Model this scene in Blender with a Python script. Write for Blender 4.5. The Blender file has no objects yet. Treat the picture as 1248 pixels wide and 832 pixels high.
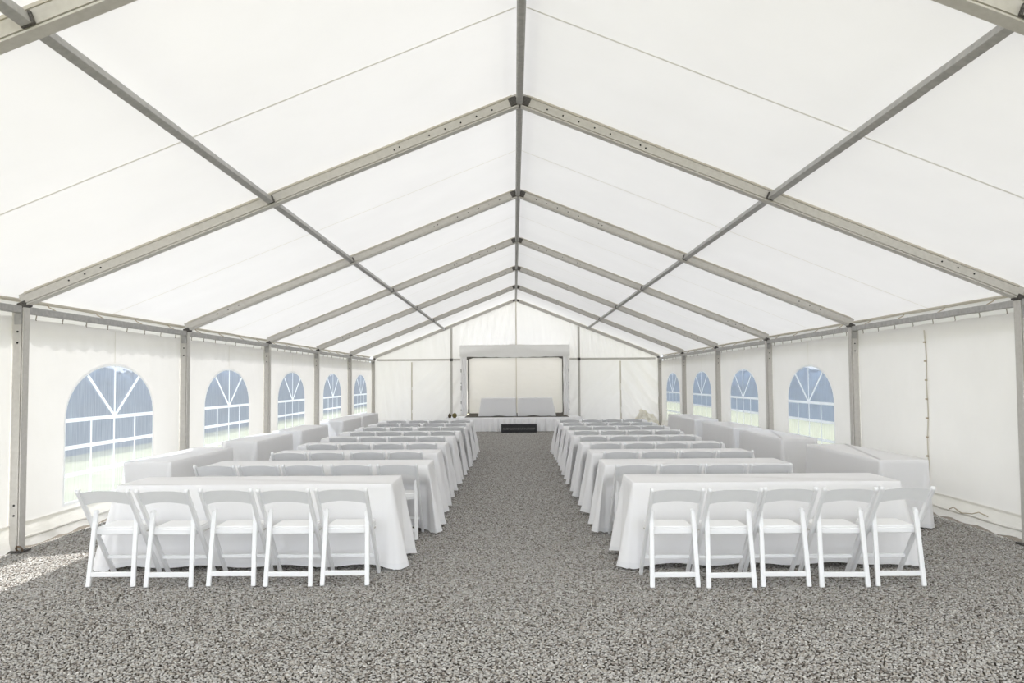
import bpy, bmesh, math, random
from mathutils import Vector, Matrix
C = bpy.context.scene.collection
S = bpy.context.scene
rnd = random.Random(7)
PI = math.pi

# ------------------------------------------------------------------ dimensions
BAY = 4.096
Y0 = 8.165                       # second frame in view
HW = 5.0                         # half width
YB = -0.03                       # open end of the tent, at the camera
YE = Y0 + 5 * BAY                # gable end
def fy(k): return Y0 + k * BAY
SL = 2.0 / 4.98                  # roof slope
def rc(x): return 2.48 + (4.98 - abs(x)) * SL       # rafter centre line height
RT = 0.085                       # centre line to roof cloth, measured vertically

# ------------------------------------------------------------------ materials
def mat(name):
    m = bpy.data.materials.new(name); m.use_nodes = True
    nt = m.node_tree; nt.nodes.clear()
    out = nt.nodes.new('ShaderNodeOutputMaterial')
    return m, nt, out
def N(nt, t, **k):
    n = nt.nodes.new(t)
    for a, v in k.items(): setattr(n, a, v)
    return n
def coords(nt, scale=(1, 1, 1), rot=(0, 0, 0)):
    tc = N(nt, 'ShaderNodeTexCoord'); mp = N(nt, 'ShaderNodeMapping')
    mp.inputs['Scale'].default_value = scale; mp.inputs['Rotation'].default_value = rot
    nt.links.new(tc.outputs['Object'], mp.inputs['Vector'])
    return mp.outputs['Vector']
def noise(nt, vec, scale, detail=3, rough=.5):
    n = N(nt, 'ShaderNodeTexNoise'); n.inputs['Scale'].default_value = scale
    n.inputs['Detail'].default_value = detail; n.inputs['Roughness'].default_value = rough
    nt.links.new(vec, n.inputs['Vector'])
    return n.outputs['Fac']
def ramp(nt, fac, stops):
    r = N(nt, 'ShaderNodeValToRGB')
    el = r.color_ramp.elements
    while len(el) < len(stops): el.new(.5)
    for e, (p, c) in zip(el, stops):
        e.position = p; e.color = (*c, 1)
    nt.links.new(fac, r.inputs['Fac'])
    return r.outputs['Color']
def bump(nt, h, strength, dist):
    b = N(nt, 'ShaderNodeBump'); b.inputs['Strength'].default_value = strength
    b.inputs['Distance'].default_value = dist
    nt.links.new(h, b.inputs['Height'])
    return b.outputs['Normal']
def principled(name, c0, c1, rough=.5, metal=0, nscale=(6, 6, 6), nz=4, bs=0, bd=.002, spec=.5):
    m, nt, out = mat(name)
    p = N(nt, 'ShaderNodeBsdfPrincipled')
    v = coords(nt, nscale); f = noise(nt, v, nz, 4)
    nt.links.new(ramp(nt, f, [(.3, c0), (.7, c1)]), p.inputs['Base Color'])
    p.inputs['Roughness'].default_value = rough; p.inputs['Metallic'].default_value = metal
    p.inputs['Specular IOR Level'].default_value = spec
    if bs: nt.links.new(bump(nt, f, bs, bd), p.inputs['Normal'])
    nt.links.new(p.outputs[0], out.inputs['Surface'])
    return m
def fabric(name, dcol, tcol, fac, wr=0.0, wscale=(1, 1, 1), wn=2.0, vary=.03):
    """tent cloth: reflects on both sides and lets daylight glow through"""
    m, nt, out = mat(name)
    d = N(nt, 'ShaderNodeBsdfDiffuse'); t = N(nt, 'ShaderNodeBsdfTranslucent'); mx = N(nt, 'ShaderNodeMixShader')
    v = coords(nt)
    f = noise(nt, v, 1.3, 4)
    nt.links.new(ramp(nt, f, [(.3, tuple(c * (1 - vary) for c in dcol)), (.7, dcol)]), d.inputs['Color'])
    nt.links.new(ramp(nt, f, [(.3, tuple(c * (1 - vary) for c in tcol)), (.7, tcol)]), t.inputs['Color'])
    if wr:
        h = noise(nt, coords(nt, wscale), wn, 3, .45)
        n = bump(nt, h, wr, .1)
        nt.links.new(n, d.inputs['Normal']); nt.links.new(n, t.inputs['Normal'])
    mx.inputs[0].default_value = fac
    nt.links.new(d.outputs[0], mx.inputs[1]); nt.links.new(t.outputs[0], mx.inputs[2])
    nt.links.new(mx.outputs[0], out.inputs['Surface'])
    return m
M = {}
M['roof'] = fabric('roof_cloth', (.925, .925, .93), (.86, .86, .865), .157, .06, (1, 1, 1), 1.2)
M['wall'] = fabric('wall_cloth', (.92, .91, .895), (.90, .885, .87), .195, .16, (1.2, 1.2, .5), 2.2, .04)
M['gable'] = fabric('gable_cloth', (.92, .915, .90), (.90, .89, .875), .33, .10, (2.5, 1, .6), 2.0, .03)
M['flap'] = fabric('flap_cloth', (.90, .885, .85), (.86, .84, .80), .32, .2, (1, 1, 2), 4, .10)
M['valance'] = fabric('valance_cloth', (.88, .88, .87), (.8, .8, .79), .14)
M['canopy'] = fabric('canopy_cloth', (.90, .885, .865), (.85, .83, .80), .20, .2, (1, 1, 2), 2)
M['canopy_roof'] = fabric('canopy_roof_cloth', (.92, .915, .90), (.88, .87, .855), .27)
M['header'] = fabric('header_cloth', (.945, .94, .925), (.88, .87, .85), .15, .5, (1, 1, 2.5), 1.6)
M['hem'] = fabric('hem_cloth', (.74, .70, .62), (.5, .48, .42), .2)
M['seam'] = fabric('seam_cloth', (.80, .79, .74), (.80, .78, .72), .27)
M['bundle'] = fabric('bundle_cloth', (.92, .89, .79), (.8, .77, .66), .3, .3, (1, 1, 1), 6)
M['cloth'] = fabric('table_linen', (.945, .94, .945), (.85, .85, .86), .10, .04, (1, 1, .5), 6, .015)
M['hemline'] = fabric('linen_hem', (.91, .91, .92), (.8, .8, .82), .08)
M['resin'] = principled('white_resin', (.875, .88, .885), (.90, .905, .91), .38, 0, (3, 3, 3), 3, spec=.4)
M['pad'] = principled('white_vinyl', (.90, .90, .90), (.92, .92, .92), .45, 0, (9, 9, 9), 8, .05, .001, spec=.35)
M['alu'] = principled('aluminium', (.54, .52, .485), (.60, .58, .545), .5, .1, (9, 9, 9), 3, .03, .001)
M['alu_dark'] = principled('weathered_aluminium', (.36, .355, .345), (.47, .46, .445), .5, .25, (5, 5, 5), 4)
M['steel'] = principled('dark_steel', (.05, .048, .045), (.16, .15, .14), .5, .6, (20, 20, 20), 6)
M['hole'] = principled('bolt_black', (.015, .015, .014), (.03, .03, .028), .6, .2)
M['hook'] = principled('hook_metal', (.32, .29, .25), (.45, .41, .36), .5, .3)
M['rope'] = principled('hemp_rope', (.40, .34, .25), (.58, .50, .38), .9, 0, (60, 60, 60), 5)
M['strap'] = principled('brown_strap', (.10, .075, .05), (.22, .16, .11), .9, 0, (30, 30, 30), 5)
M['bars'] = fabric('white_window_tape', (.93, .94, .95), (.93, .94, .95), .55, vary=.01)
M['deck'] = principled('stage_carpet', (.085, .078, .068), (.14, .13, .115), .95, 0, (8, 8, 8), 12, .3, .004, .1)
M['black'] = principled('black_case', (.014, .014, .015), (.03, .03, .032), .45, 0)
M['blacklight'] = principled('worn_grey_strip', (.018, .018, .018), (.17, .17, .165), .5, .2, (22, 1, 14), 2.2)
M['pole'] = principled('grey_pole', (.10, .095, .085), (.17, .16, .145), .5, .4)
M['wood'] = principled('folding_table_board', (.45, .38, .28), (.55, .46, .35), .6, 0, (1, 12, 1), 4)
M['soil'] = principled('dark_grit', (.085, .076, .062), (.17, .15, .125), .95, 0, (9, 9, 9), 10, .5, .01, .1)
M['grass'] = principled('meadow', (.265, .265, .165), (.38, .375, .25), .9, 0, (.4, .4, .4), 6, .4, .05, .1)
M['leaf'] = principled('conifer_leaf', (.045, .075, .125), (.085, .125, .19), .85, 0, (3, 3, 3), 3, spec=.1)
M['brown'] = principled('dark_brown_bristle', (.025, .018, .012), (.16, .11, .06), .9, 0, (30, 30, 30), 4)
M['olive'] = principled('olive_bristle', (.07, .06, .02), (.34, .29, .12), .9, 0, (30, 30, 30), 4)
# clear window foil: see-through but milky
m, nt, out = mat('window_foil')
tr = N(nt, 'ShaderNodeBsdfTransparent'); tl = N(nt, 'ShaderNodeBsdfTranslucent'); df = N(nt, 'ShaderNodeBsdfDiffuse'); gl = N(nt, 'ShaderNodeBsdfGlossy')
tr.inputs[0].default_value = (.86, .92, 1, 1); tl.inputs[0].default_value = (.40, .45, .53, 1); df.inputs[0].default_value = (.85, .88, .93, 1)
gl.inputs['Roughness'].default_value = .25
m1 = N(nt, 'ShaderNodeMixShader'); m2 = N(nt, 'ShaderNodeMixShader'); m3 = N(nt, 'ShaderNodeMixShader')
m1.inputs[0].default_value = .5
nt.links.new(tl.outputs[0], m1.inputs[1]); nt.links.new(df.outputs[0], m1.inputs[2])
f = noise(nt, coords(nt, (5, 14, .7)), 3, 4, .6)
mr = N(nt, 'ShaderNodeMapRange')
mr.inputs['From Min'].default_value = .3; mr.inputs['From Max'].default_value = .7
mr.inputs['To Min'].default_value = .38; mr.inputs['To Max'].default_value = .56
nt.links.new(f, mr.inputs['Value']); nt.links.new(mr.outputs[0], m2.inputs[0])
nt.links.new(tr.outputs[0], m2.inputs[1]); nt.links.new(m1.outputs[0], m2.inputs[2])
m3.inputs[0].default_value = .04
nt.links.new(m2.outputs[0], m3.inputs[1]); nt.links.new(gl.outputs[0], m3.inputs[2])
nt.links.new(m3.outputs[0], out.inputs['Surface']); M['foil'] = m
# pebbles: each stone carries its own colour
m, nt, out = mat('pebbles')
p = N(nt, 'ShaderNodeBsdfPrincipled'); at = N(nt, 'ShaderNodeAttribute', attribute_name='stone')
nt.links.new(at.outputs['Color'], p.inputs['Base Color']); p.inputs['Roughness'].default_value = .85
p.inputs['Specular IOR Level'].default_value = .25
nt.links.new(p.outputs[0], out.inputs['Surface']); M['pebble'] = m

# ------------------------------------------------------------------ mesh helpers
class MB:
    def __init__(s): s.v = []; s.f = []; s.sm = []
    def add(s, vs, fs, smooth=False):
        o = len(s.v); s.v += [tuple(v) for v in vs]
        s.f += [tuple(i + o for i in f) for f in fs]; s.sm += [smooth] * len(fs)
        return s
    def box(s, c, d, rot=None, bev=0):
        bm = bmesh.new(); bmesh.ops.create_cube(bm, size=1)
        for v in bm.verts: v.co = Vector((v.co.x * d[0], v.co.y * d[1], v.co.z * d[2]))
        if bev: bmesh.ops.bevel(bm, geom=bm.edges[:], offset=bev, segments=2, profile=.5, affect='EDGES')
        if rot is not None: bmesh.ops.rotate(bm, verts=bm.verts[:], cent=(0, 0, 0), matrix=rot)
        bmesh.ops.translate(bm, verts=bm.verts[:], vec=c)
        return s.frombm(bm)
    def frombm(s, bm, smooth=False):
        bm.verts.index_update()
        s.add([v.co for v in bm.verts], [[v.index for v in f.verts] for f in bm.faces], smooth); bm.free()
        return s
    def bar(s, a, b, w, d, bev=.004, side=(1, 0, 0)):
        """rectangular bar a->b; w measured along side"""
        a = Vector(a); b = Vector(b); z = (b - a).normalized(); x = Vector(side); x = (x - z * x.dot(z)).normalized(); y = z.cross(x)
        R = Matrix((x, y, z)).transposed()
        return s.box((a + b) / 2, (w, d, (b - a).length), R, bev)
    def tube(s, pts, r, n=8, closed=False):
        pts = [Vector(p) for p in pts]; vs = []; fs = []; k = len(pts)
        for i, p in enumerate(pts):
            t = (pts[(i + 1) % k if closed else min(i + 1, k - 1)] - pts[(i - 1) % k if closed else max(i - 1, 0)]).normalized()
            u = t.cross(Vector((0, 0, 1)) if abs(t.z) < .9 else Vector((1, 0, 0))).normalized(); w = t.cross(u)
            for j in range(n): vs.append(p + (u * math.cos(2 * PI * j / n) + w * math.sin(2 * PI * j / n)) * r)
        for i in range(k if closed else k - 1):
            for j in range(n):
                fs.append((i * n + j, i * n + (j + 1) % n, ((i + 1) % k) * n + (j + 1) % n, ((i + 1) % k) * n + j))
        if not closed: fs += [tuple(range(n - 1, -1, -1)), tuple((k - 1) * n + j for j in range(n))]
        return s.add(vs, fs, True)
    def extrude(s, prof, a, b, X, Y, cut_a=None, cut_b=None):
        """sweep the closed profile (list of (u,v)) from a to b, axes X and Y; cut: plane normal through the end point"""
        a = Vector(a); b = Vector(b); X = Vector(X); Y = Vector(Y); d = (b - a).normalized(); n = len(prof); vs = []
        for P, cut in ((a, cut_a), (b, cut_b)):
            for u, v in prof:
                q = P + X * u + Y * v
                if cut is not None:
                    c = Vector(cut); q = q - d * ((q - P).dot(c) / d.dot(c))
                vs.append(q)
        fs = [(i, (i + 1) % n, n + (i + 1) % n, n + i) for i in range(n)] + [tuple(range(n - 1, -1, -1)), tuple(range(n, 2 * n))]
        return s.add(vs, fs)
    def grid(s, nu, nv, fn, smooth=True):
        vs = [fn(i / nu, j / nv) for j in range(nv + 1) for i in range(nu + 1)]
        fs = [(j * (nu + 1) + i, j * (nu + 1) + i + 1, (j + 1) * (nu + 1) + i + 1, (j + 1) * (nu + 1) + i) for j in range(nv) for i in range(nu)]
        return s.add(vs, fs, smooth)
    def disc(s, c, axis, r, h, n=10):
        c = Vector(c); ax = Vector(axis).normalized()
        return s.tube([c - ax * h / 2, c + ax * h / 2], r, n)
    def mesh(s, name, m):
        me = bpy.data.meshes.new(name); me.from_pydata(s.v, [], s.f); me.update()
        me.polygons.foreach_set('use_smooth', s.sm)
        bm = bmesh.new(); bm.from_mesh(me); bmesh.ops.recalc_face_normals(bm, faces=bm.faces[:]); bm.to_mesh(me); bm.free()
        me.materials.append(m)
        return me
    def build(s, name, m, parent=None, loc=(0, 0, 0)):
        o = bpy.data.objects.new(name, s.mesh(name, m)); C.objects.link(o)
        o.location = loc
        if parent: o.parent = parent
        return o
def link(name, me, parent=None, loc=(0, 0, 0), rz=0):
    o = bpy.data.objects.new(name, me); C.objects.link(o); o.location = loc; o.rotation_euler = (0, 0, rz)
    if parent: o.parent = parent
    return o
def tag(o, label, cat, group=None, kind='thing'):
    o['label'] = label; o['category'] = cat; o['kind'] = kind
    if group: o['group'] = group
    return o
def thing(name, label, cat, loc=(0, 0, 0), rz=0, group=None):
    o = bpy.data.objects.new(name, None); C.objects.link(o); o.location = loc; o.rotation_euler = (0, 0, rz)
    o.empty_display_size = .1
    return tag(o, label, cat, group)
def struct(name, o=None, label=None, cat=None):
    if o is None:
        o = bpy.data.objects.new(name, None); C.objects.link(o)
    o['kind'] = 'structure'
    if label: o['label'] = label
    if cat: o['category'] = cat
    return o
def dup(root, loc, rz=0):
    r = root.copy(); C.objects.link(r); r.location = loc; r.rotation_euler = (0, 0, rz)
    for ch in list(root.children):
        c = ch.copy(); C.objects.link(c); c.parent = r
        for g in list(ch.children):
            d = g.copy(); C.objects.link(d); d.parent = c
    return r
def sm(a, b, x):
    t = min(1, max(0, (x - a) / (b - a))); return t * t * (3 - 2 * t)
ORD = ['first', 'second', 'third', 'fourth', 'fifth', 'sixth', 'seventh', 'eighth', 'ninth', 'tenth']
SIDE = {-1: 'left', 1: 'right'}

# ------------------------------------------------------------------ ground, floor, gravel
struct('floor', MB().grid(10, 34, lambda u, v: (-5.25 + 10.5 * u, YB + (YE + 2.2 - YB) * v, -.024), False).build('floor', M['soil']),
       'dark grit bed under the pebbles across the whole tent', 'floor')
struct('ground', MB().grid(4, 4, lambda u, v: (-60 + 120 * u, -40 + 230 * v, -.06), False).build('ground', M['grass']),
       'sunny green meadow outside, seen through the windows', 'meadow')
def gravel():
    r = random.Random(3); bm0 = bmesh.new(); bmesh.ops.create_icosphere(bm0, subdivisions=1, radius=1)
    base = [v.co.copy() for v in bm0.verts]; faces = [[v.index for v in f.verts] for f in bm0.faces]; bm0.free()
    vs = []; fs = []; cols = []
    sp = .0188; TS = 2.5; n = 2 * int(TS / sp / 2)
    for i in range(n):
        for j in range(n):
            x = (i + .5 * (j % 2) + r.uniform(-.36, .36)) / n * TS - TS / 2; y = (j + r.uniform(-.36, .36)) / n * TS - TS / 2
            a = sp * r.uniform(.46, .78); b = a * r.uniform(.62, .95); h = a * r.uniform(.36, .58); th = r.uniform(0, PI)
            ph = [r.uniform(0, 6) for _ in range(3)]; tx = r.uniform(-.35, .35)
            k = r.random()
            if k < .50: g = r.uniform(.36, .47); c = (g, g * .97, g * .915)
            elif k < .72: g = r.uniform(.28, .41); c = (g, g * .93, g * .83)
            elif k < .86: g = r.uniform(.16, .26); c = (g, g * .90, g * .80)
            else: g = r.uniform(.44, .58); c = (g, g * .975, g * .93)
            z0 = -h * .9 + r.uniform(-.005, .003); o = len(vs); ct, st = math.cos(th), math.sin(th)
            for q in base:
                w = 1 + .14 * math.sin(3 * q.x + ph[0]) + .12 * math.sin(4 * q.y + ph[1]) + .1 * math.sin(3 * q.z + ph[2])
                px, py, pz = q.x * a * w, q.y * b * w, q.z * h * w + q.x * a * tx
                vs.append((x + px * ct - py * st, y + px * st + py * ct, min(z0 + pz, .004))); cols.append((*c, 1))
            fs += [[t + o for t in f] for f in faces]
    me = bpy.data.meshes.new('gravel'); me.from_pydata(vs, [], fs); me.update()
    me.polygons.foreach_set('use_smooth', [True] * len(fs))
    ca = me.color_attributes.new('stone', 'FLOAT_COLOR', 'POINT')
    ca.data.foreach_set('color', [x for c in cols for x in c])
    me.materials.append(M['pebble'])
    o = bpy.data.objects.new('gravel', me); C.objects.link(o)
    tag(o, 'grey pebble gravel covering the whole tent floor', 'gravel', kind='stuff')
    # the same patch of stones repeated edge to edge over the floor
    ng = bpy.data.node_groups.new('spread', 'GeometryNodeTree')
    ng.interface.new_socket('Geometry', in_out='INPUT', socket_type='NodeSocketGeometry')
    ng.interface.new_socket('Geometry', in_out='OUTPUT', socket_type='NodeSocketGeometry')
    gi = ng.nodes.new('NodeGroupInput'); go = ng.nodes.new('NodeGroupOutput')
    gr = ng.nodes.new('GeometryNodeMeshGrid')
    nx, ny = 4, 11
    gr.inputs['Size X'].default_value = (nx - 1) * TS; gr.inputs['Size Y'].default_value = (ny - 1) * TS
    gr.inputs['Vertices X'].default_value = nx; gr.inputs['Vertices Y'].default_value = ny
    tf = ng.nodes.new('GeometryNodeTransform'); tf.inputs['Translation'].default_value = (0, 2 + (ny - 1) * TS / 2, 0)
    ip = ng.nodes.new('GeometryNodeInstanceOnPoints')
    L = ng.links.new
    L(gr.outputs['Mesh'], tf.inputs['Geometry']); L(tf.outputs[0], ip.inputs['Points']); L(gi.outputs[0], ip.inputs['Instance'])
    L(ip.outputs[0], go.inputs[0])
    md = o.modifiers.new('spread', 'NODES'); md.node_group = ng
gravel()

# ------------------------------------------------------------------ roof cloth
def roof_z(x): return rc(x) + RT
RX = 5.12
rb = MB()
for s in (-1, 1):
    rb.grid(12, 60, lambda u, v: (s * RX * u, YB + (YE + .06 - YB) * v, roof_z(RX * u)))
ceiling = struct('ceiling', rb.build('ceiling', M['roof']), 'white translucent roof cloth over both slopes', 'tent roof')
for k in range(-2, 5):
    ym = fy(k) + BAY / 2 + (.12 if k < 0 else 0)
    for s in (-1, 1):
        MB().grid(12, 1, lambda u, v: (s * (.04 + (RX - .06) * u), ym + (v - .5) * .022, roof_z(.04 + (RX - .06) * u) - .004)).build('weld_seam', M['seam'], ceiling)
for s in (-1, 1):
    MB().tube([(s * (RX - .01), YB + (YE - YB) * i / 60, roof_z(RX) + .004 * math.sin(i * 1.7)) for i in range(61)], .022, 8).build('roof_hem', M['hem'], ceiling)
    nb = int((YE - 4) / 1.03)
    for i in range(nb):
        y = 4.7 + i * 1.024
        MB().tube([(s * (RX - .02), y, roof_z(RX) - .01), (s * (RX - .045), y - .004, 2.47), (s * 5.0, y - .008, 2.432)], .006, 5).build('lacing_loop', M['rope'], ceiling)
    def val(u, v):
        y = YB + (YE - YB) * u; z1 = 2.195 - .055 * abs(math.sin(PI * y / .30))
        return (s * (RX + .005 + .01 * v + .008 * math.sin(y * 5)), y, roof_z(RX) + (z1 - roof_z(RX)) * v)
    MB().grid(900, 2, val).build('scalloped_valance', M['valance'], ceiling)

# ------------------------------------------------------------------ tent frame
def prof(w, d):
    """keder profile: w across, d deep (v=0 outer edge, v=d inner edge), groove down both cheeks"""
    h = w / 2; g = .014
    right = [(h * .82, 0), (h * .82, d * .14), (h - .004, d * .16), (h - .004, d * .19), (h, d * .21), (h, d * .83), (h - g, d * .832), (h - g, d * .91), (h, d * .912), (h, d)]
    return right + [(-u, v) for u, v in reversed(right)]
frame_names = {-1: 'nearest frame overhead', 0: 'second frame', 1: 'third frame', 2: 'fourth frame', 3: 'fifth frame', 4: 'sixth frame', 5: 'gable frame at the stage end'}
RW, RD = .10, .122
def rafter(k, s):
    y = fy(k); W = RW if k < 5 else .08; D = RD if k < 5 else .09
    ax = Vector((-s * 4.98, 0, 2.0)).normalized(); nrm = Vector((s * 2.0, 0, 4.98)).normalized()
    # v runs from the outer (upper) edge down
    o = thing('roof_rafter', 'aluminium rafter on the %s roof slope, %s' % (SIDE[s], frame_names[k]), 'rafter', (s * 4.98, y, 2.48), 0, 'roof rafters')
    a = Vector((s * .0, 0, 0)); b = Vector((-s * 4.98, 0, 2.0))
    prf = prof(W, D)
    MB().extrude([(u, v - D / 2) for u, v in prf], a, b - ax * .012, (0, 1, 0), -nrm, None, (1, 0, 0)).build('rail', M['alu'], o)
    def onface(t, off=0): return a + ax * t - nrm * off
    L = (b - a).length
    bo = [(.52 + .17 * i, -.004) for i in range(3)] if k < 5 else []
    bo += [(L - .30 - .17 * i, .004) for i in range(5)] + [(L - 1.30, 0), (L - 1.36, .008)]
    for t, off in bo:
        p = onface(t, off)
        MB().disc((p.x, -W / 2 - .001, p.z), (0, 1, 0), .0085, .008, 8).build('bolt', M['hole'], o)
    for e in (-1, 1):
        MB().extrude([(e * (W * .41), -D / 2 - .004), (e * (W * .5 + .002), -D / 2 - .004), (e * (W * .5 + .002), -D / 2 + .015), (e * (W * .41), -D / 2 + .015)], a + ax * .06, b - ax * .06, (0, 1, 0), -nrm).build('keder_strip', M['hem'], o)
    p = onface(L - .42, 0)
    R = Matrix((ax, Vector((0, 1, 0)), ax.cross(Vector((0, 1, 0))))).transposed()
    MB().box(onface(L - .07), (.085, W + .014, D * .72), R, .01).build('ridge_bracket', M['steel'], o)
    q = onface(L * .5 - .01, .01)
    MB().box(q + Vector((0, -W / 2 - .012, 0)), (.075, .03, .075), R, .01).build('purlin_clamp', M['steel'], o)
    MB().box(onface(.0, .045), (.09, W + .016, .06), R, .008).build('eave_bracket', M['steel'], o)
    return o
for k in range(-1, 6):
    for s in (-1, 1): rafter(k, s)

post_where = {(-1, 0): 'before the first window', (-1, 1): 'between the first and second windows', (-1, 2): 'between the second and third windows',
              (-1, 3): 'between the third and fourth windows', (-1, 4): 'between the fourth and fifth windows', (-1, 5): 'in the far corner past the last window',
              (1, 0): 'before the laced plain panel', (1, 1): 'after the laced plain panel', (1, 2): 'between the first and second windows',
              (1, 3): 'between the second and third windows', (1, 4): 'between the third and fourth windows', (1, 5): 'in the far corner past the last window'}
PW, PD = .105, .12
for k in range(0, 6):
    for s in (-1, 1):
        o = thing('tent_post', 'grey aluminium tent post on the %s wall, %s' % (SIDE[s], post_where[(s, k)]), 'tent post', (s * HW, fy(k), 0), 0, 'aluminium wall posts')
        prf = [(u, v - PD / 2) for u, v in prof(PW, PD)]
        MB().extrude(prf, (0, 0, .015), (0, 0, 2.415), (0, 1, 0), (-s, 0, 0)).build('shaft', M['alu'], o)
        MB().box((0, 0, .01), (.20, .19, .018), None, .003).build('base_plate', M['steel'], o)
        MB().box((-s * .004, 0, 2.30), (.075, PW + .012, .12), None, .008).build('bracket', M['alu_dark'], o)
        for z in (2.17, 2.06, .46, .36):
            MB().disc((-s * .004, -PW / 2 - .001, z), (0, 1, 0), .010, .009, 8).build('bolt', M['hole'], o)
        if k < 2:
            pts = [(-s * (.075 + .03 * math.cos(a)), -.07 - .02 * math.sin(a), .04 + .03 * math.sin(a)) for a in [i * 2 * PI / 12 for i in range(12)]]
            MB().tube(pts, .009, 6, True).build('strap_ring', M['strap'], o)
bayname = {-2: 'bay overhead at the camera', -1: 'bay nearest the camera', 0: 'second bay', 1: 'third bay', 2: 'fourth bay', 3: 'fifth bay', 4: 'bay next to the gable'}
for k in range(-2, 5):
    y0, y1 = fy(k) + .052, fy(k + 1) - .052
    L = y1 - y0
    for s in (-1, 1):
        if k >= -1:
            o = MB().box((0, 0, 0), (.065, L, .070), None, .006).build('eave_beam', M['alu_dark'], None, (s * 4.985, (y0 + y1) / 2, 2.392))
            tag(o, 'dark grey eave beam along the top of the %s wall, %s' % (SIDE[s], bayname[k]), 'eave beam', 'eave beams')
        x = s * 2.5
        o = MB().box((0, 0, 0), (.058, L, .062), Matrix.Rotation(s * math.atan(SL), 3, 'Y'), .004).build('roof_purlin', M['alu_dark'], None, (x, (y0 + y1) / 2, rc(x) - .012))
        tag(o, 'slim grey purlin halfway up the %s roof slope, %s' % (SIDE[s], bayname[k]), 'purlin', 'roof purlins')
    o = MB().extrude([(-.034, .03), (.034, .03), (.034, -.045), (.02, -.055), (-.02, -.055), (-.034, -.045)], (0, -L / 2, 0), (0, L / 2, 0), (1, 0, 0), (0, 0, 1)).build('ridge_purlin', M['alu_dark'], None, (0, (y0 + y1) / 2, 4.475))
    tag(o, 'grey ridge purlin along the roof peak, %s' % bayname[k], 'ridge purlin', 'ridge purlins')

# ------------------------------------------------------------------ side walls
WZ0, WZ1 = .24, 2.325
WY = (2.2, .33, 1.24, 1.87)          # window width, sill, spring line, crown
def arch(n=28, grow=0.0):
    w, z0, zs, zt = WY; a = w / 2 + grow; pts = [(-a, z0 - grow), (a, z0 - grow)]
    for i in range(n + 1):
        t = PI * i / n
        pts.append((a * math.cos(t), zs + (zt - zs + grow) * math.sin(t) ** .94))
    return pts
def panel_mesh(s, y0, y1, hole=None, mname='wall'):
    """flat cloth panel in the plane x=const with an optional hole (list of (y,z))"""
    bm = bmesh.new(); n = 12
    outer = [(y0 + (y1 - y0) * i / n, WZ0) for i in range(n)] + [(y1, WZ0)] + [(y1, WZ1)] + [(y1 - (y1 - y0) * i / n, WZ1 - .010 * math.sin(PI * ((i * 8 / n) % 1))) for i in range(1, n)] + [(y0, WZ1)]
    edges = []
    for loop in [outer] + ([hole] if hole else []):
        vs = [bm.verts.new((0, y, z)) for y, z in loop]
        for i in range(len(vs)): edges.append(bm.edges.new((vs[i], vs[(i + 1) % len(vs)])))
    bmesh.ops.triangle_fill(bm, use_beauty=True, edges=edges)
    mb = MB(); mb.frombm(bm); return mb
hook_me = MB().tube([(0, 0, .032), (0, .006, .014), (0, 0, -.004), (0, -.006, -.022), (0, .002, -.035)], .006, 6).mesh('curtain_hook', M['hook'])
walls = {}
wn = 0
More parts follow.
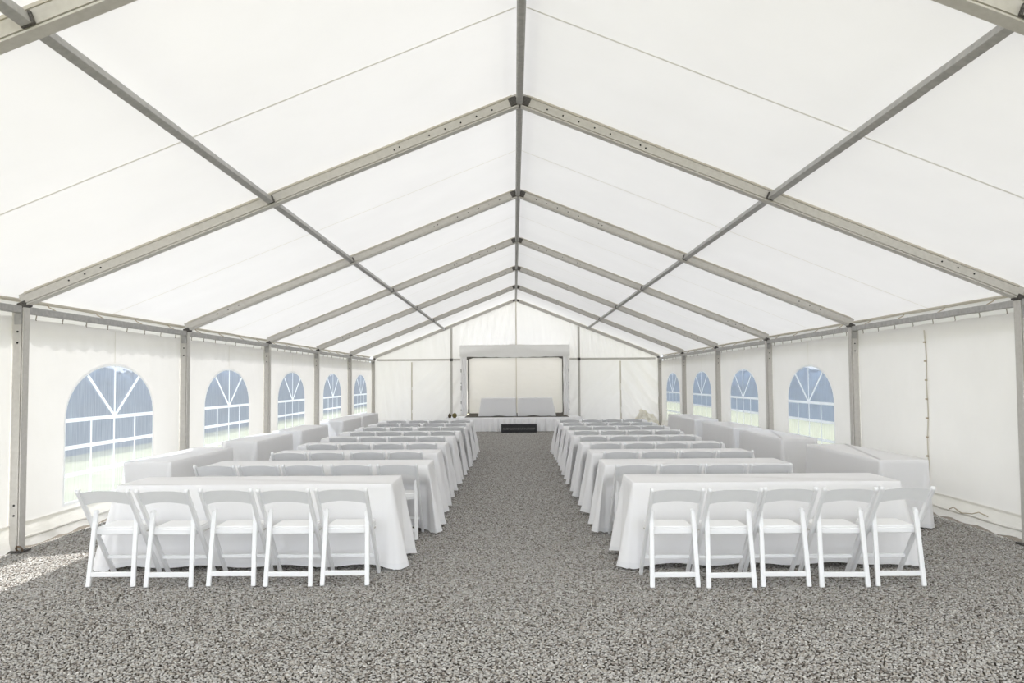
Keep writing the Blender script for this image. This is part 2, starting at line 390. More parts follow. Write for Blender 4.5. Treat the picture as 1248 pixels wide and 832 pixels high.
for s in (-1, 1):
    W = struct('wall_' + SIDE[s], None, 'cream translucent tent wall on the %s' % SIDE[s], 'tent wall'); walls[s] = W
    XW = s * 5.055
    for k in range(-2, 5):
        y0, y1 = fy(k) + .05, fy(k + 1) - .05; yc = (fy(k) + fy(k + 1)) / 2
        has = (k >= 0 and s < 0) or k >= 1
        hole = None
        if has: hole = [(yc + a, z) for a, z in arch()]
        if s < 0 and k == -1: hole = [(4.5, .54), (7.76, .54), (7.76, 1.42), (4.5, 1.42)]   # unseen opening, shaped to let the sun strip onto the gravel
        panel_mesh(s, y0, y1, hole).build('wall_panel', M['wall'], W, (XW, 0, 0))
        def flap(u, v):
            y = y0 - .04 + (y1 - y0 + .08) * u; ph = y * 2.1 + s
            inn = .012 + .045 * v ** 1.6 + .018 * v * math.sin(ph * 3) + .012 * v * math.sin(ph * 7.3)
            return (XW - s * inn, y, WZ0 + .02 - (WZ0 + .012) * v + .012 * v * (1 + math.sin(ph * 5.1)) * (v > .8))
        MB().grid(48, 6, flap).build('mud_flap', M['flap'], W)
        if k >= 0:
            MB().tube([flap(i / 30, .62) for i in range(1, 30)], .011, 6).build('hem_pole', M['flap'], W)
            for i in range(8):
                y = y0 + (y1 - y0) * (i + .5) / 8
                link('curtain_hook', hook_me, W, (s * 5.02, y, 2.340))
            # sewn joint where two lengths of cloth meet
            if not has:
                def seam(u, v):
                    z = WZ0 + .05 + (WZ1 - .13 - WZ0) * v
                    return (XW - s * (.012 + .006 * math.sin(z * 9)), yc + (u - .5) * .035 + .012 * math.sin(z * 3.1), z)
                MB().grid(2, 40, seam).build('laced_seam', M['hem'], W)
                for i in range(8):
                    z = .45 + i * .235
                    MB().box((XW - s * .022, yc + .012 * math.sin(z * 3.1), z), (.016, .045, .02), None, .004).build('lace_toggle', M['rope'], W)
                MB().tube([(5.0, 8.9, .16), (4.96, 9.0, .19), (4.97, 9.15, .15), (4.985, 9.4, .12), (4.98, 9.55, .16), (4.96, 9.62, .13)], .006, 6).build('tie_rope', M['rope'], W)
            else:
                MB().grid(1, 12, lambda u, v: (XW - s * .006, yc + (u - .5) * .016, 1.90 + (WZ1 - 1.93) * v)).build('weld_seam', M['seam'], W)
        if has:
            wn += 1
            wi = struct('window_%d' % wn, None, 'arched %s wall window, %s from the camera' % (SIDE[s], ORD[k if s < 0 else k - 1]), 'window')
            wi.location = (XW, yc, 0)
            ar = arch()
            MB().add([(0, a, z) for a, z in ar], [tuple(range(len(ar)))]).build('window_pane', M['foil'], wi)
            fm = MB(); w, z0, zs, zt = WY; a = w / 2; bx = -s * .003
            outl = arch(grow=-.005) ; n = len(outl)
            outo = arch(grow=.03)
            fm.add([(bx, *p) for p in outl] + [(bx, *p) for p in outo] , [(i, (i + 1) % n, n + (i + 1) % n, n + i) for i in range(n)])
            tape = [0]
            def strip(p, q, wd):
                d = Vector((q[0] - p[0], q[1] - p[1])).normalized() * wd / 2; nx, nz = -d.y, d.x
                tape[0] += 1; x0 = -s * (.004 + .0012 * tape[0])
                vs = [(x, c[0] + e * nx, c[1] + e * nz) for x in (x0,) for c, e in ((p, -1), (p, 1), (q, 1), (q, -1))]
                fm.add(vs, [(0, 1, 2, 3)])
            for z in (zs, zs - .305, zs - .61): strip((-a, z), (a, z), .045)
            for c in (-.5, 0, .5): strip((a * c, z0), (a * c, zs), .040)
            strip((0, zs), (0, zt), .040)
            for e in (-1, 1): strip((0, zs + .01), (e * a * .60, zs + (zt - zs) * .81), .045)
            fm.build('glazing_bars', M['bars'], wi)
# ------------------------------------------------------------------ gable end with the stage alcove
OX0, OX1 = -1.93, 1.83
G = struct('wall_back', None, 'white gable wall around the stage opening', 'tent wall')
def wr_plain(x, z): return .008 * math.sin(x * 9 + 2 * math.sin(z * 2)) + .006 * math.sin(x * 23 + z * 3)
def wr_diag(x, z):
    d = x * .75 + z * .65
    return .055 * math.sin(d * 12 + 1.5 * math.sin(x * 3)) * (.4 + .6 * sm(2.4, 1.4, z)) + .008 * math.sin(d * 31 + z * 4)
def wr_fan(x, z):
    return .020 * math.sin(x * 26 + z * 5 * (1 if x > 0 else -1)) + .006 * math.sin(x * 51)
YG = YE + .03
def gpanel(name, x0, x1, zb, zt, fn, mt='gable'):
    MB().grid(90, 40, lambda u, v: (x0 + (x1 - x0) * u, YG + fn(x0 + (x1 - x0) * u, zb + (zt(x0 + (x1 - x0) * u) - zb) * v), zb + (zt(x0 + (x1 - x0) * u) - zb) * v)).build(name, M[mt], G)
c239 = lambda x: 2.385
gpanel('wall_panel', -5.04, -3.65, 0, c239, wr_plain)
gpanel('wall_panel', -3.65, OX0, 0, c239, lambda x, z: wr_diag(-x, z) * .6)
gpanel('wall_panel', OX1, 3.63, 0, c239, lambda x, z: wr_diag(-x, z) * .5 + wr_plain(x, z) * .5)
gpanel('wall_panel', 3.63, 5.04, 0, c239, lambda x, z: wr_diag(x, z))
rz_ = lambda x: rc(x) + RT - .004
gpanel('gable_panel', -5.04, OX0, 2.385, rz_, wr_plain)
gpanel('gable_panel', OX0, 0, 2.80, rz_, wr_fan)
gpanel('gable_panel', 0, OX1, 2.80, rz_, wr_plain)
gpanel('gable_panel', OX1, 5.04, 2.385, rz_, wr_fan)
for x in (-3.65, 3.63):
    MB().grid(1, 20, lambda u, v: (x + (u - .5) * .045, YG - .03, .02 + 2.3 * v)).build('laced_seam', M['hem'], G)
MB().grid(1, 20, lambda u, v: ((u - .5) * .04, YG - .03, 2.9 + 1.55 * v)).build('laced_seam', M['hem'], G)
for s, x in ((-1, -2.26), (1, 2.18)):
    o = thing('gable_post', 'slim grey upright in the gable wall, %s of the stage' % SIDE[s], 'tent post', (x, YE - .075, 0), 0, 'gable uprights')
    MB().extrude([(u, v - .04) for u, v in prof(.075, .08)], (0, 0, 0), (0, 0, rc(x) - .075), (1, 0, 0), (0, 1, 0)).build('shaft', M['alu'], o)
    MB().box((0, -.0, 2.39), (.10, .11, .10), None, .008).build('bracket', M['steel'], o)
    MB().box((0, 0, .008), (.16, .16, .014), None, .003).build('base_plate', M['steel'], o)
    xo = s * 4.84; xi = OX0 - .02 if s < 0 else OX1 + .02
    o = MB().box((0, 0, 0), (abs(xo - xi), .05, .065), None, .005).build('gable_transom', M['alu'], None, ((xo + xi) / 2, YE - .07, 2.40))
    tag(o, 'horizontal grey rail across the gable wall, %s of the stage' % SIDE[s], 'rail', 'gable rails')

AY = 30.7                                                     # rear of the alcove
A = struct('wall_alcove', None, 'off-white cloth box behind the stage', 'alcove wall')
AX0, AX1 = -1.84, 1.80
MB().grid(60, 30, lambda u, v: (AX0 - .10 + (AX1 - AX0 + .20) * u, AY + .02 * math.sin((u * 3 + v * 2) * 4) * (1 - v) + .01 * math.sin(abs(u - .5) * 22 - v * 9), .45 + 2.3 * v)).build('wall_panel', M['canopy'], A)
MB().grid(1, 10, lambda u, v: (-.0 + (u - .5) * .03, AY - .035, .45 + 2.1 * v)).build('laced_seam', M['hem'], A)
for x, xo in ((AX0, OX0), (AX1, OX1)):
    MB().grid(20, 20, lambda u, v: (x + (xo - x) * (1 - u), YE + .025 + (AY - YE - .025) * u, .0 + 2.75 * v)).build('wall_panel', M['canopy'], A)
MB().grid(10, 10, lambda u, v: (OX0 + (OX1 - OX0) * u, YE + .025 + (AY - YE) * v, 2.75 + .2 * (1 - abs(u - .5) * 2))).build('alcove_roof', M['canopy_roof'], A)
for s, x in ((-1, AX0 + .06), (1, AX1 - .06)):
    o = thing('canopy_pole', 'thin dark pole at the %s rear corner of the stage' % SIDE[s], 'pole', (x, AY - .06, .45), 0, 'stage corner poles')
    MB().box((0, 0, 1.05), (.055, .04, 2.10), None, .004).build('shaft', M['pole'], o)
    MB().extrude([(0, 0), (-s * .26, 0), (-s * .22, -.05), (0, -.11)], (s * .07, -.04, 2.10), (s * .07, .03, 2.10), (1, 0, 0), (0, 0, 1)).build('corner_bracket', M['steel'], o)
    MB().box((0, 0, .008), (.12, .1, .015), None, .002).build('foot', M['steel'], o)
o = MB().box((0, 0, 0), (AX1 - AX0 - .24, .035, .04), None, .004).build('canopy_crossbar', M['pole'], None, (-.02, AY - .06, 2.53))
tag(o, 'thin dark crossbar along the top rear of the stage', 'rail')
for s, x0, x1 in ((-1, OX0 - .01, -1.73), (1, 1.63, OX1 + .01)):
    o = thing('side_curtain', 'narrow white curtain strip at the %s edge of the stage opening' % SIDE[s], 'curtain', ((x0 + x1) / 2, YE - .02, .46), 0, 'stage side curtains')
    w = x1 - x0
    MB().grid(30, 24, lambda u, v: ((u - .5) * w + .006 * math.sin(v * 17), .015 * math.sin(u * 14 + v * 2), .0 + 2.10 * v)).build('drape', M['cloth'], o)
    for i, z in enumerate((.18, .45, .95, 1.12, 1.55)):  # small dark blocks imitate the shadowy gaps along the curtain edge
        MB().box((s * (w / 2 - .012), -.018, z), (.02, .008, .06 + .05 * ((i * 7) % 3)), None, .003).build('gap_fleck', M['pole'], o)
o = thing('canopy_valance', 'sagging off-white cloth header above the stage opening', 'valance', ((OX0 + OX1) / 2, YE - .10, 2.48), 0)
wv = OX1 - OX0 + .06
def header(u, v):
    x = (u - .5) * wv; sag = .03 * math.sin(PI * u) ** 2 * (1 - v) + .012 * abs(math.sin(u * PI * 9)) * (1 - v)
    return (x, -.05 - .03 * math.sin(v * PI) + .02 * math.sin((abs(u - .5) * 10 + v * 3.4)) * (1 - abs(2 * v - 1)), .0 + .40 * v + .02 - sag)
MB().grid(90, 16, header).build('header_cloth', M['header'], o)
MB().grid(40, 3, lambda u, v: ((u - .5) * wv, -.05 + .16 * v, .42 - .004 * v)).build('header_top', M['header'], o)

# stage
PX0, PX1, PY0 = -2.30, 2.12, 26.85
st = thing('stage_platform', 'low stage platform with dark carpet and pale border in the alcove', 'stage', (0, 27.0, 0), 0)
MB().box((0, 1.95, .435), (3.46, 3.38, .04), None, .006).build('deck', M['deck'], st)
MB().box(((PX0 + PX1) / 2, .72, .428), (PX1 - PX0 - .02, 1.38, .036), None, .004).build('border', M['hemline'], st)
for x in (-1.6, 0, 1.6):
    for y in (.35, 1.35): MB().box((x, y, .20), (.06, .06, .42), None, .004).build('leg', M['pole'], st)
for x in (-1.5, 1.5): MB().box((x, 3.4, .20), (.06, .06, .42), None, .004).build('leg', M['pole'], st)
def skirt(u, v):
    L1 = .9; W = PX1 - PX0; tot = W + 2 * L1; q = u * tot
    f = (1 - v) ** .7
    wv_ = f * (.085 * abs(math.sin(q * 14.5 + 1.5 * math.sin(q * 2.3))) ** .8 + .02 * abs(math.sin(q * 31 + 1)))
    off = .012 + .035 * f + wv_
    if q < L1: return (PX0 - off, PY0 + L1 - q, .012 + .44 * v)
    if q > L1 + W: return (PX1 + off, PY0 + (q - L1 - W), .012 + .44 * v)
    return (PX0 + q - L1, PY0 - off, .012 + .44 * v)
o = MB().grid(700, 10, skirt).build('stage_skirt', M['cloth'])
tag(o, 'white pleated skirt around the front of the stage', 'stage skirt')
sb = thing('stage_step', 'low black step box in front of the stage skirt', 'step', (.065, 26.33, 0), 0)
MB().box((0, 0, .13), (1.13, .32, .25), None, .008).build('box', M['black'], sb)
MB().box((0, -.155, .13), (1.02, .025, .065), None, .004).build('front_strip', M['blacklight'], sb)
MB().box((0, 0, .262), (1.15, .34, .014), None, .004).build('tread', M['black'], sb)
# two bristly ornaments on the stage border
def lump(seed, rx, rz_, cone):
    r = random.Random(seed); bm = bmesh.new(); bmesh.ops.create_icosphere(bm, subdivisions=4, radius=1); mb = MB()
    for v in bm.verts:
        z = (v.co.z + 1) / 2; taper = (1 - cone * z) * (1 + .10 * math.sin(z * 30) + .10 * math.sin(v.co.x * 13 + v.co.y * 11)) * r.uniform(.9, 1.1)
        v.co = Vector((v.co.x * rx * taper, v.co.y * rx * taper, z * rz_))
    return mb.frombm(bm, False)
o = thing('dried_ornament', 'small dark brown cone-shaped tuft on the left stage border', 'ornament', (-2.20, 26.98, .446))
lump(1, .072, .16, .65).build('tuft', M['brown'], o); MB().tube([(0, 0, 0), (0, 0, .012)], .05, 12).build('base', M['brown'], o)
o = thing('dried_ornament', 'small round olive-brown tuft beside the dark cone on the stage border', 'ornament', (-2.04, 26.98, .446))
lump(2, .075, .165, .1).build('tuft', M['olive'], o); MB().tube([(0, 0, 0), (0, 0, .012)], .05, 12).build('base', M['brown'], o)

# sheet bunched in the far right corner
def bunch(u, v):
    th = u * PI; r = 1 - v
    x = 4.46 - .42 * math.cos(th) * (1 - v * .55); y = 28.30 - .34 * math.sin(th) * (1 - v * .7)
    z = .56 * v ** .55 + .10 * v * math.cos(th)
    w = .035 * math.sin(u * 31 + v * 6) + .02 * math.sin(u * 17 - v * 14)
    return (x - w * math.cos(th), y - w * math.sin(th), max(.006, z + .02 * math.sin(u * 13 + v * 9) * v))
o = MB().grid(90, 30, bunch).build('bunched_sheet', M['bundle'])
tag(o, 'cream sheet bunched on the floor in the far right corner', 'sheet')

# ------------------------------------------------------------------ tables and cloths
def table(L, W, H, label, loc, rz, group):
    t = thing('folding_table', label, 'table', loc, rz, group)
    MB().box((0, 0, H - .03), (L - .02, W - .02, .036), None, .006).build('tabletop', M['wood'], t)
    for sx in (-1, 1):
        for y in (.06, W / 2 - .08):
            MB().tube([(sx * L * .33, y, 0.002), (sx * L * .36, y, H - .05)], .014, 8).build('leg', M['pole'], t)
    return t
def cloth(L, W, H, seed, hem=.035, corner=.11, endflare=(.05, .05), sideflare=.012, ends=(.03, .02), flap=.07, recess=None, endfold=(1, 1), rise=0.0):
    r = random.Random(seed); ph = [r.uniform(0, 6) for _ in range(10)]
    rad = .02; per = []
    def seg(p, q, n, nr):
        d = math.dist(p, q); k = max(2, int(d / .016))
        for i in range(k): per.append((p[0] + (q[0] - p[0]) * i / k, p[1] + (q[1] - p[1]) * i / k, nr[0], nr[1]))
    a, b = L / 2, W / 2
    def arc(cx, cy, t0):
        for i in range(5):
            t = t0 + PI / 2 * i / 5; per.append((cx + rad * math.cos(t), cy + rad * math.sin(t), math.cos(t), math.sin(t)))
    seg((-a + rad, -b), (a - rad, -b), 0, (0, -1)); arc(a - rad, -b + rad, -PI / 2)
    seg((a, -b + rad), (a, b - rad), 0, (1, 0)); arc(a - rad, b - rad, 0)
    seg((a - rad, b), (-a + rad, b), 0, (0, 1)); arc(-a + rad, b - rad, PI / 2)
    seg((-a, b - rad), (-a, -b + rad), 0, (-1, 0)); arc(-a + rad, -b + rad, PI)
    n = len(per); rings = []
    rings.append([(x - nx * .03, y - ny * .03, H) for x, y, nx, ny in per])
    rings.append([(x - nx * .008, y - ny * .008, H - .0005) for x, y, nx, ny in per])
    rings.append([(x - nx * .001, y - ny * .001, H - .006) for x, y, nx, ny in per])
    NT = 18
    for j in range(1, NT + 1):
        t = j / NT; ring = []; s_ = 0
        for i, (x, y, nx, ny) in enumerate(per):
            dc = math.hypot(a - abs(x), b - abs(y)); dx = a - abs(x)
            c = math.exp(-(dc / .10) ** 2)
            ex = abs(nx) ** 2; si = 1 if x > 0 else 0
            # fold waves run with arc length along each side
            q = y if ex > .5 else x
            amp = (ends[si] * ex + .006 * (1 - ex)) * endfold[si] if ex > .5 else .006
            fw = (2 * abs(math.sin(q * 13.5 + ph[0] + si * 2 + .5 * math.sin(q * 5 + ph[1]))) ** .75 - 1) if ex > .5 else math.sin(q * 11 + ph[0]) * .6 + math.sin(q * 23 + ph[1]) * .4
            # the spare cloth at each corner hangs as a cone-shaped flap round on the end face
            de = b - abs(y)
            tri = lambda d, m, w_: max(0.0, 1 - abs(d - m) / w_)
            cf = ex * flap * (tri(de, .03 + .035 * t, .02 + .045 * t) - .25 * tri(de, .10 + .06 * t, .05))
            cf += (1 - ex) * .25 * flap * tri(a - abs(x), .04 + .02 * t, .02 + .04 * t)
            off = t * (endflare[si] * ex + sideflare * (1 - ex)) + amp * fw * t ** .8 * (1 - c) + cf * t
            dgx, dgy = math.copysign(.72, x), math.copysign(.69, y)
            co = corner * c * t ** 1.1
            px = x + nx * off + dgx * co; py = y + ny * off + dgy * co
            z = H - .006 - (H - .006 - hem) * t
            if t > .85: z += .012 * (t - .85) / .15 * math.sin(q * 9 + ph[3] + nx * 3) - .018 * c * (t - .85) / .15
            if rise and ny < -.5: z += rise * t * (1 - c)
            if recess and ny < -.5:
                x0, x1, dep = recess
                wx = sm(x0 - .05, x0 + .03, x) * sm(x1 + .05, x1 - .03, x)
                py += dep * wx * sm(H - .10, H - .26, z)
            ring.append((px, py, max(z, .006)))
        rings.append(ring)
    mb = MB(); vs = [p for R in rings for p in R]; fs = [tuple(range(n))]
    for j in range(len(rings) - 1):
        for i in range(n): fs.append((j * n + i, j * n + (i + 1) % n, (j + 1) * n + (i + 1) % n, (j + 1) * n + i))
    mb.add(vs, fs, True); mb.sm[0] = False
    # sewn hem: a thin raised band just above the lower edge
    hb = MB(); lo = rings[-1]; up = rings[-2]
    def mixp(p, q, f, nx, ny): return (p[0] + (q[0] - p[0]) * f + nx * .0022, p[1] + (q[1] - p[1]) * f + ny * .0022, p[2] + (q[2] - p[2]) * f)
    vs = [mixp(lo[i], up[i], .0, per[i][2], per[i][3]) for i in range(n)] + [mixp(lo[i], up[i], 1.0, per[i][2], per[i][3]) for i in range(n)]
    hb.add(vs, [(i, (i + 1) % n, n + (i + 1) % n, n + i) for i in range(n)], True)
    return mb, hb
def clothed(L, W, H, seed, loc, rz, label, tlabel, group, tgroup, **kw):
    table(L, W, H - .012, tlabel, loc, rz, tgroup)
    mb, hb = cloth(L, W, H, seed, **kw)
    o = mb.build('tablecloth', M['cloth'], None, loc); o.rotation_euler = (0, 0, rz)
    hb.build('hem_band', M['hemline'], o)
    tag(o, label, 'tablecloth', group)

# ------------------------------------------------------------------ folding chair (origin on the floor below the top of its back)
def chair():
    o = thing('folding_chair', 'white resin folding chair', 'chair', (0, 0, 0), 0, 'white folding chairs in rows')
    def post_xz(z): return .64 - .64 * z / .80
    for s in (-1, 1):
        mb = MB(); mb.bar((s * .1985, .645, .002), (s * .1985, .012, .79), .028, .040, .007)
        mb.disc((s * .1985, .013, .789), (1, 0, 0), .0195, .0275, 12)
        mb.build('back_post', M['resin'], o)
    def slat(u, v, d):
        x = (u - .5) * .374; e = (2 * u - 1) ** 2
        zt = .797 - .020 * e ** 1.3; zb = .697 - .030 * e
        z = zb + (zt - zb) * v; y = (.64 - .80 * z) + .010 - .016 * (1 - e) + d
        return (x, y, z)
    mb = MB(); nu, nv = 24, 4; th = .016
    P = [[[slat(i / nu, j / nv, d) for i in range(nu + 1)] for j in range(nv + 1)] for d in (-th / 2, th / 2)]
    vs = [p for A_ in P for row in A_ for p in row]; w = nu + 1; S_ = w * (nv + 1)
    fs = []
    for k in (0, 1):
        for j in range(nv):
            for i in range(nu): fs.append((k * S_ + j * w + i, k * S_ + j * w + i + 1, k * S_ + (j + 1) * w + i + 1, k * S_ + (j + 1) * w + i))
    for i in range(nu):
        fs.append((i, i + 1, S_ + i + 1, S_ + i)); q = nv * w; fs.append((q + i, q + i + 1, S_ + q + i + 1, S_ + q + i))
    for j in range(nv):
        fs.append((j * w, (j + 1) * w, S_ + (j + 1) * w, S_ + j * w)); fs.append((j * w + nu, (j + 1) * w + nu, S_ + (j + 1) * w + nu, S_ + j * w + nu))
    mb.add(vs, fs, False); mb.build('backrest', M['resin'], o)
    for s in (-1, 1):
        mb = MB(); mb.bar((s * .182, .165, .002), (s * .168, .248, .590), .037, .030, .007)
        mb.disc((s * .1675, .2495, .592), (0, 1, 0), .0183, .0295, 14)
        mb.build('leg', M['resin'], o)
    MB().box((0, .181, .100), (.332, .024, .040), None, .005).build('crossbar', M['resin'], o)
    MB().bar((-.187, .50, .175), (.187, .50, .175), .030, .022, .005, (0, 0, 1)).build('crossbar', M['resin'], o)
    seat = MB().box((0, .437, .424), (.352, .330, .046), None, .008).build('seat', M['resin'], o)
    pd = MB().box((0, .437, .455), (.345, .322, .022), None, .010).build('seat_pad', M['pad'], seat)
    for s in (-1, 1):
        MB().disc((s * .1835, .262, .49), (1, 0, 0), .010, .012, 10).build('pivot', M['hook'], o)
        MB().bar((s * .182, .40, .408), (s * .182, .55, .402), .010, .010, .002).build('hinge', M['alu'], o)
    return o
proto = chair(); first = True
def place(x, y, rz, label):
    global first
    if first: o = proto; o.location = (x, y, 0); o.rotation_euler = (0, 0, rz); first = False
    else: o = dup(proto, (x, y, 0), rz)
    o['label'] = label
    return o

chairsL = [[-3.36, -2.88, -2.38, -1.915, -1.46], [-3.17, -2.71, -2.26, -1.76, -1.285], [-2.81, -2.36, -1.86, -1.40], [-2.73, -2.28, -1.82, -1.35],
           [-2.73, -2.27, -1.815, -1.36], [-2.68, -2.23, -1.76, -1.30], [-2.70, -2.20, -1.68, -1.24], [-2.65, -2.20, -1.72, -1.27], [-2.66, -2.19, -1.73, -1.26]]
chairsR = [[1.195, 1.64, 2.075, 2.53, 2.985], [1.15, 1.60, 2.05, 2.50], [1.19, 1.655, 2.105, 2.55], [1.16, 1.615, 2.06, 2.52],
           [1.13, 1.585, 2.04, 2.48], [1.14, 1.60, 2.05, 2.51], [1.15, 1.60, 2.06, 2.50], [1.12, 1.59, 2.05, 2.50], [1.13, 1.60, 2.04, 2.49]]
topL = [6.57, 8.47, 9.98, 11.32, 12.70, 14.05, 15.40, 16.72, 18.02]
topR = [6.44, 8.29, 9.80, 11.13, 12.56, 13.93, 15.30, 16.62, 17.92]
farL = [7.95, 9.54, 10.95, 12.30, 13.67, 15.02, 16.37, 17.70, 19.00]
farR = [7.92, 9.46, 10.80, 12.16, 13.57, 14.93, 16.29, 17.60, 18.90]
aisL = [-1.16, -1.01, -1.04, -1.06, -1.05, -1.05, -1.03, -1.02, -1.02]
aisR = [.96, .89, .88, .87, .86, .87, .88, .88, .88]
H = .75
for i in range(9):
    for s, xs, top, far, ais in ((-1, chairsL[i], topL[i], farL[i], aisL[i]), (1, chairsR[i], topR[i], farR[i], aisR[i])):
        W = .655 if i == 0 else .62
        L = (2.44 if s < 0 else 2.36) if i == 0 else ((2.43 if s < 0 else 2.0) if i == 1 else (2.10 if s < 0 else 2.0))
        near = far - W; cx = ais + s * L / 2; cy = far - W / 2
        row = ORD[i]; where = '%s row %s of the aisle' % (row, SIDE[s])
        jit = random.Random(100 + i * 2 + s)
        for n_, x in enumerate(sorted(xs, key=abs)):
            rz = jit.uniform(-.02, .02); y = top + jit.uniform(-.012, .012)
            if i == 0: y = top - (.025 * (n_ % 2))
            place(x, y, rz, 'white folding chair in the %s, %s from the aisle' % (where, ORD[n_]))
        dep = max(0, top + .70 - near)
        lx = [x - cx for x in xs]
        rec = (max(min(lx) - .25, -L / 2), min(max(lx) + .25, L / 2), dep) if i else None
        ef = (.12, .045) if s < 0 else (.045, .10)
        if i: ef = (.09, .05) if s < 0 else (.05, .09)
        clothed(L, W, H, 20 + i * 2 + (s > 0), (cx, cy, 0), 0, 'white cloth over the long table of the %s' % where,
                'folding table under the white cloth of the %s' % where, 'white cloths on the row tables', 'row tables under white cloths',
                hem=.04, corner=.05 if i == 0 else .04, endflare=ef, sideflare=.012, ends=(.026, .026), flap=.075, recess=rec)
sideL = [(9.42, 11.50), (12.56, 14.58), (15.22, 17.35), (18.92, 21.05), (21.42, 23.70)]
sideR = [(9.12, 11.40), (12.45, 14.75), (15.22, 17.62), (18.48, 21.60)]
def beside(s, i):
    return 'white cloth over the %s side table along the %s wall, counted from the camera' % (ORD[i], SIDE[s])
for s, lst in ((-1, sideL), (1, sideR)):
    for i, (a, b) in enumerate(lst):
        W = .55; cx = s * (4.0 + W / 2) if s < 0 else 3.95 + W / 2
        clothed(b - a, W, H, 60 + i * 2 + (s > 0), (cx, (a + b) / 2, 0), PI / 2, beside(s, i),
                'side table under the %s cloth along the %s wall' % (ORD[i], SIDE[s]), 'white cloths on the side tables', 'side tables under white cloths',
                hem=.03, corner=.02, endflare=(.02, .02), sideflare=.015, ends=(.006, .006), flap=.075)
for s, x in ((-1, -.61), (1, .63)):
    clothed(1.17, .6, .62, 80 + s, (x, 28.05, .456), 0, 'white cloth over the %s of two short tables on stage' % SIDE[s], 'short table under the %s cloth on stage' % SIDE[s],
            'white cloths on the stage tables', 'stage tables', hem=.015, corner=.02, endflare=((.09, .0) if s < 0 else (.0, .09)), sideflare=.03, ends=(.004, .004), flap=.012)

# ------------------------------------------------------------------ hedges outside
def hedge(x, y0, y1, h, seed, label):
    r = random.Random(seed)
    o = thing('hedge', label, 'hedge', (x, (y0 + y1) / 2, -.06)); L = y1 - y0
    core = MB()
    def cf(u, v):
        th = PI * v; yy = (u - .5) * L
        hh = h * (.90 + .05 * math.sin(yy * 1.3 + seed) + .05 * math.sin(yy * 3.1))
        return (.8 * math.cos(th) * (1 + .1 * math.sin(yy * 2.2)), yy, hh * math.sin(th) ** .5)
    core.grid(60, 14, cf); core.build('branches', M['leaf'], o)
    lv = MB(); vs = []; fs = []
    for i in range(int(L * 300)):
        p = Vector(cf(r.random(), r.uniform(.02, .98))) + Vector((r.uniform(-.12, .12), r.uniform(-.12, .12), r.uniform(-.05, .08)))
        a = Vector((r.uniform(-1, 1), r.uniform(-1, 1), r.uniform(-1, 1))).normalized() * r.uniform(.05, .10); b = a.cross(Vector((r.uniform(-1, 1), r.uniform(-1, 1), .3))).normalized() * .035
        k = len(vs); vs += [p - a, p + b, p + a, p - b]; fs.append((k, k + 1, k + 2, k + 3))
    lv.add(vs, fs); lv.build('foliage', M['leaf'], o)
hedge(-11.4, 8, 112, 2.25, 1, 'long dark bluish hedge across the meadow outside the left wall')
hedge(12.6, 8, 112, 2.2, 2, 'long dark bluish hedge across the meadow outside the right wall')

# ------------------------------------------------------------------ light
w = bpy.data.worlds.new('sky'); S.world = w; w.use_nodes = True
nt = w.node_tree; nt.nodes.clear()
out = N(nt, 'ShaderNodeOutputWorld'); bg = N(nt, 'ShaderNodeBackground'); tc = N(nt, 'ShaderNodeTexCoord'); sx = N(nt, 'ShaderNodeSeparateXYZ')
nt.links.new(tc.outputs['Generated'], sx.inputs[0])
col = ramp(nt, sx.outputs['Z'], [(0, (.84, .87, .92)), (.12, (.76, .83, .94)), (.4, (.95, .955, .96)), (1, (.97, .965, .955))])
# extra sky brightness added before and behind the tent for chairs and gable
mrs = N(nt, 'ShaderNodeMapRange'); mrs.interpolation_type = 'SMOOTHSTEP'
mrs.inputs['From Min'].default_value = .15; mrs.inputs['From Max'].default_value = -.75
mrs.inputs['To Min'].default_value = 1.0; mrs.inputs['To Max'].default_value = 2.8
nt.links.new(sx.outputs['Y'], mrs.inputs['Value'])
mr2 = N(nt, 'ShaderNodeMapRange'); mr2.interpolation_type = 'SMOOTHSTEP'
mr2.inputs['From Min'].default_value = .45; mr2.inputs['From Max'].default_value = .95
mr2.inputs['To Min'].default_value = 0; mr2.inputs['To Max'].default_value = 2.4
nt.links.new(sx.outputs['Y'], mr2.inputs['Value'])
mr3 = N(nt, 'ShaderNodeMapRange'); mr3.interpolation_type = 'SMOOTHSTEP'
mr3.inputs['From Min'].default_value = .10; mr3.inputs['From Max'].default_value = .32
nt.links.new(sx.outputs['Z'], mr3.inputs['Value'])
mq = N(nt, 'ShaderNodeMath', operation='MULTIPLY')
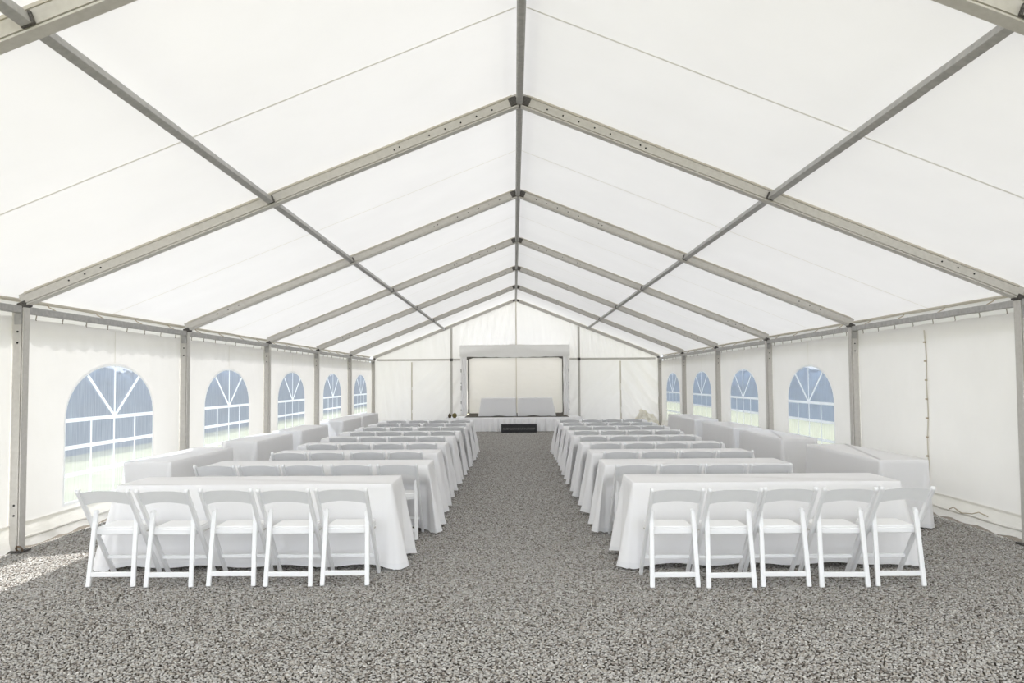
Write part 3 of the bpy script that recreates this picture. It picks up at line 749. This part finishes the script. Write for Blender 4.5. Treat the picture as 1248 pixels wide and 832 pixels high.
nt.links.new(mr2.outputs[0], mq.inputs[0]); nt.links.new(mr3.outputs[0], mq.inputs[1])
ad = N(nt, 'ShaderNodeMath', operation='ADD')
nt.links.new(mrs.outputs[0], ad.inputs[0]); nt.links.new(mq.outputs[0], ad.inputs[1])
vm = N(nt, 'ShaderNodeVectorMath', operation='SCALE')
nt.links.new(col, vm.inputs[0]); nt.links.new(ad.outputs[0], vm.inputs['Scale'])
nt.links.new(vm.outputs[0], bg.inputs['Color'])
bg.inputs['Strength'].default_value = 1.35
nt.links.new(bg.outputs[0], out.inputs['Surface'])
sun = bpy.data.lights.new('sun', 'SUN'); sun.energy = 5.6; sun.angle = .0093; sun.color = (1, .98, .955)
so = bpy.data.objects.new('sun', sun); C.objects.link(so); so.location = (-30, -15, 50)
hx, hy = 1.0, .45; tan_x = 1.6
so.rotation_euler = Vector((hx, hy, -tan_x)).to_track_quat('-Z', 'Y').to_euler()

# ------------------------------------------------------------------ camera
cam = bpy.data.cameras.new('camera'); cam.sensor_width = 36; cam.lens = 36 * 1000 / 1248; cam.clip_start = .05; cam.clip_end = 500
co = bpy.data.objects.new('camera', cam); C.objects.link(co)
pi_, ya, ro = .04784, -.00255, -.00683
cy, sy, cp, sp = math.cos(ya), math.sin(ya), math.cos(pi_), math.sin(pi_)
r0 = Vector((cy, -sy, 0)); hd = Vector((sy, cy, 0)); fw = hd * cp + Vector((0, 0, sp)); z0 = -hd * sp + Vector((0, 0, cp))
c_, s_ = math.cos(ro), math.sin(ro)
right = r0 * c_ + z0 * s_; up = z0 * c_ - r0 * s_
Rm = Matrix((right, up, -fw)).transposed().to_4x4()
co.matrix_world = Matrix.Translation((-.0718, 0, 1.65)) @ Rm
S.camera = co

S.view_settings.view_transform = 'Standard'; S.view_settings.look = 'None'
S.view_settings.gamma = 1; S.view_settings.use_curve_mapping = False
S.view_settings.exposure = 0.1
S.cycles.diffuse_bounces = 8; S.cycles.max_bounces = 14; S.cycles.transparent_max_bounces = 16
S.cycles.use_denoising = True
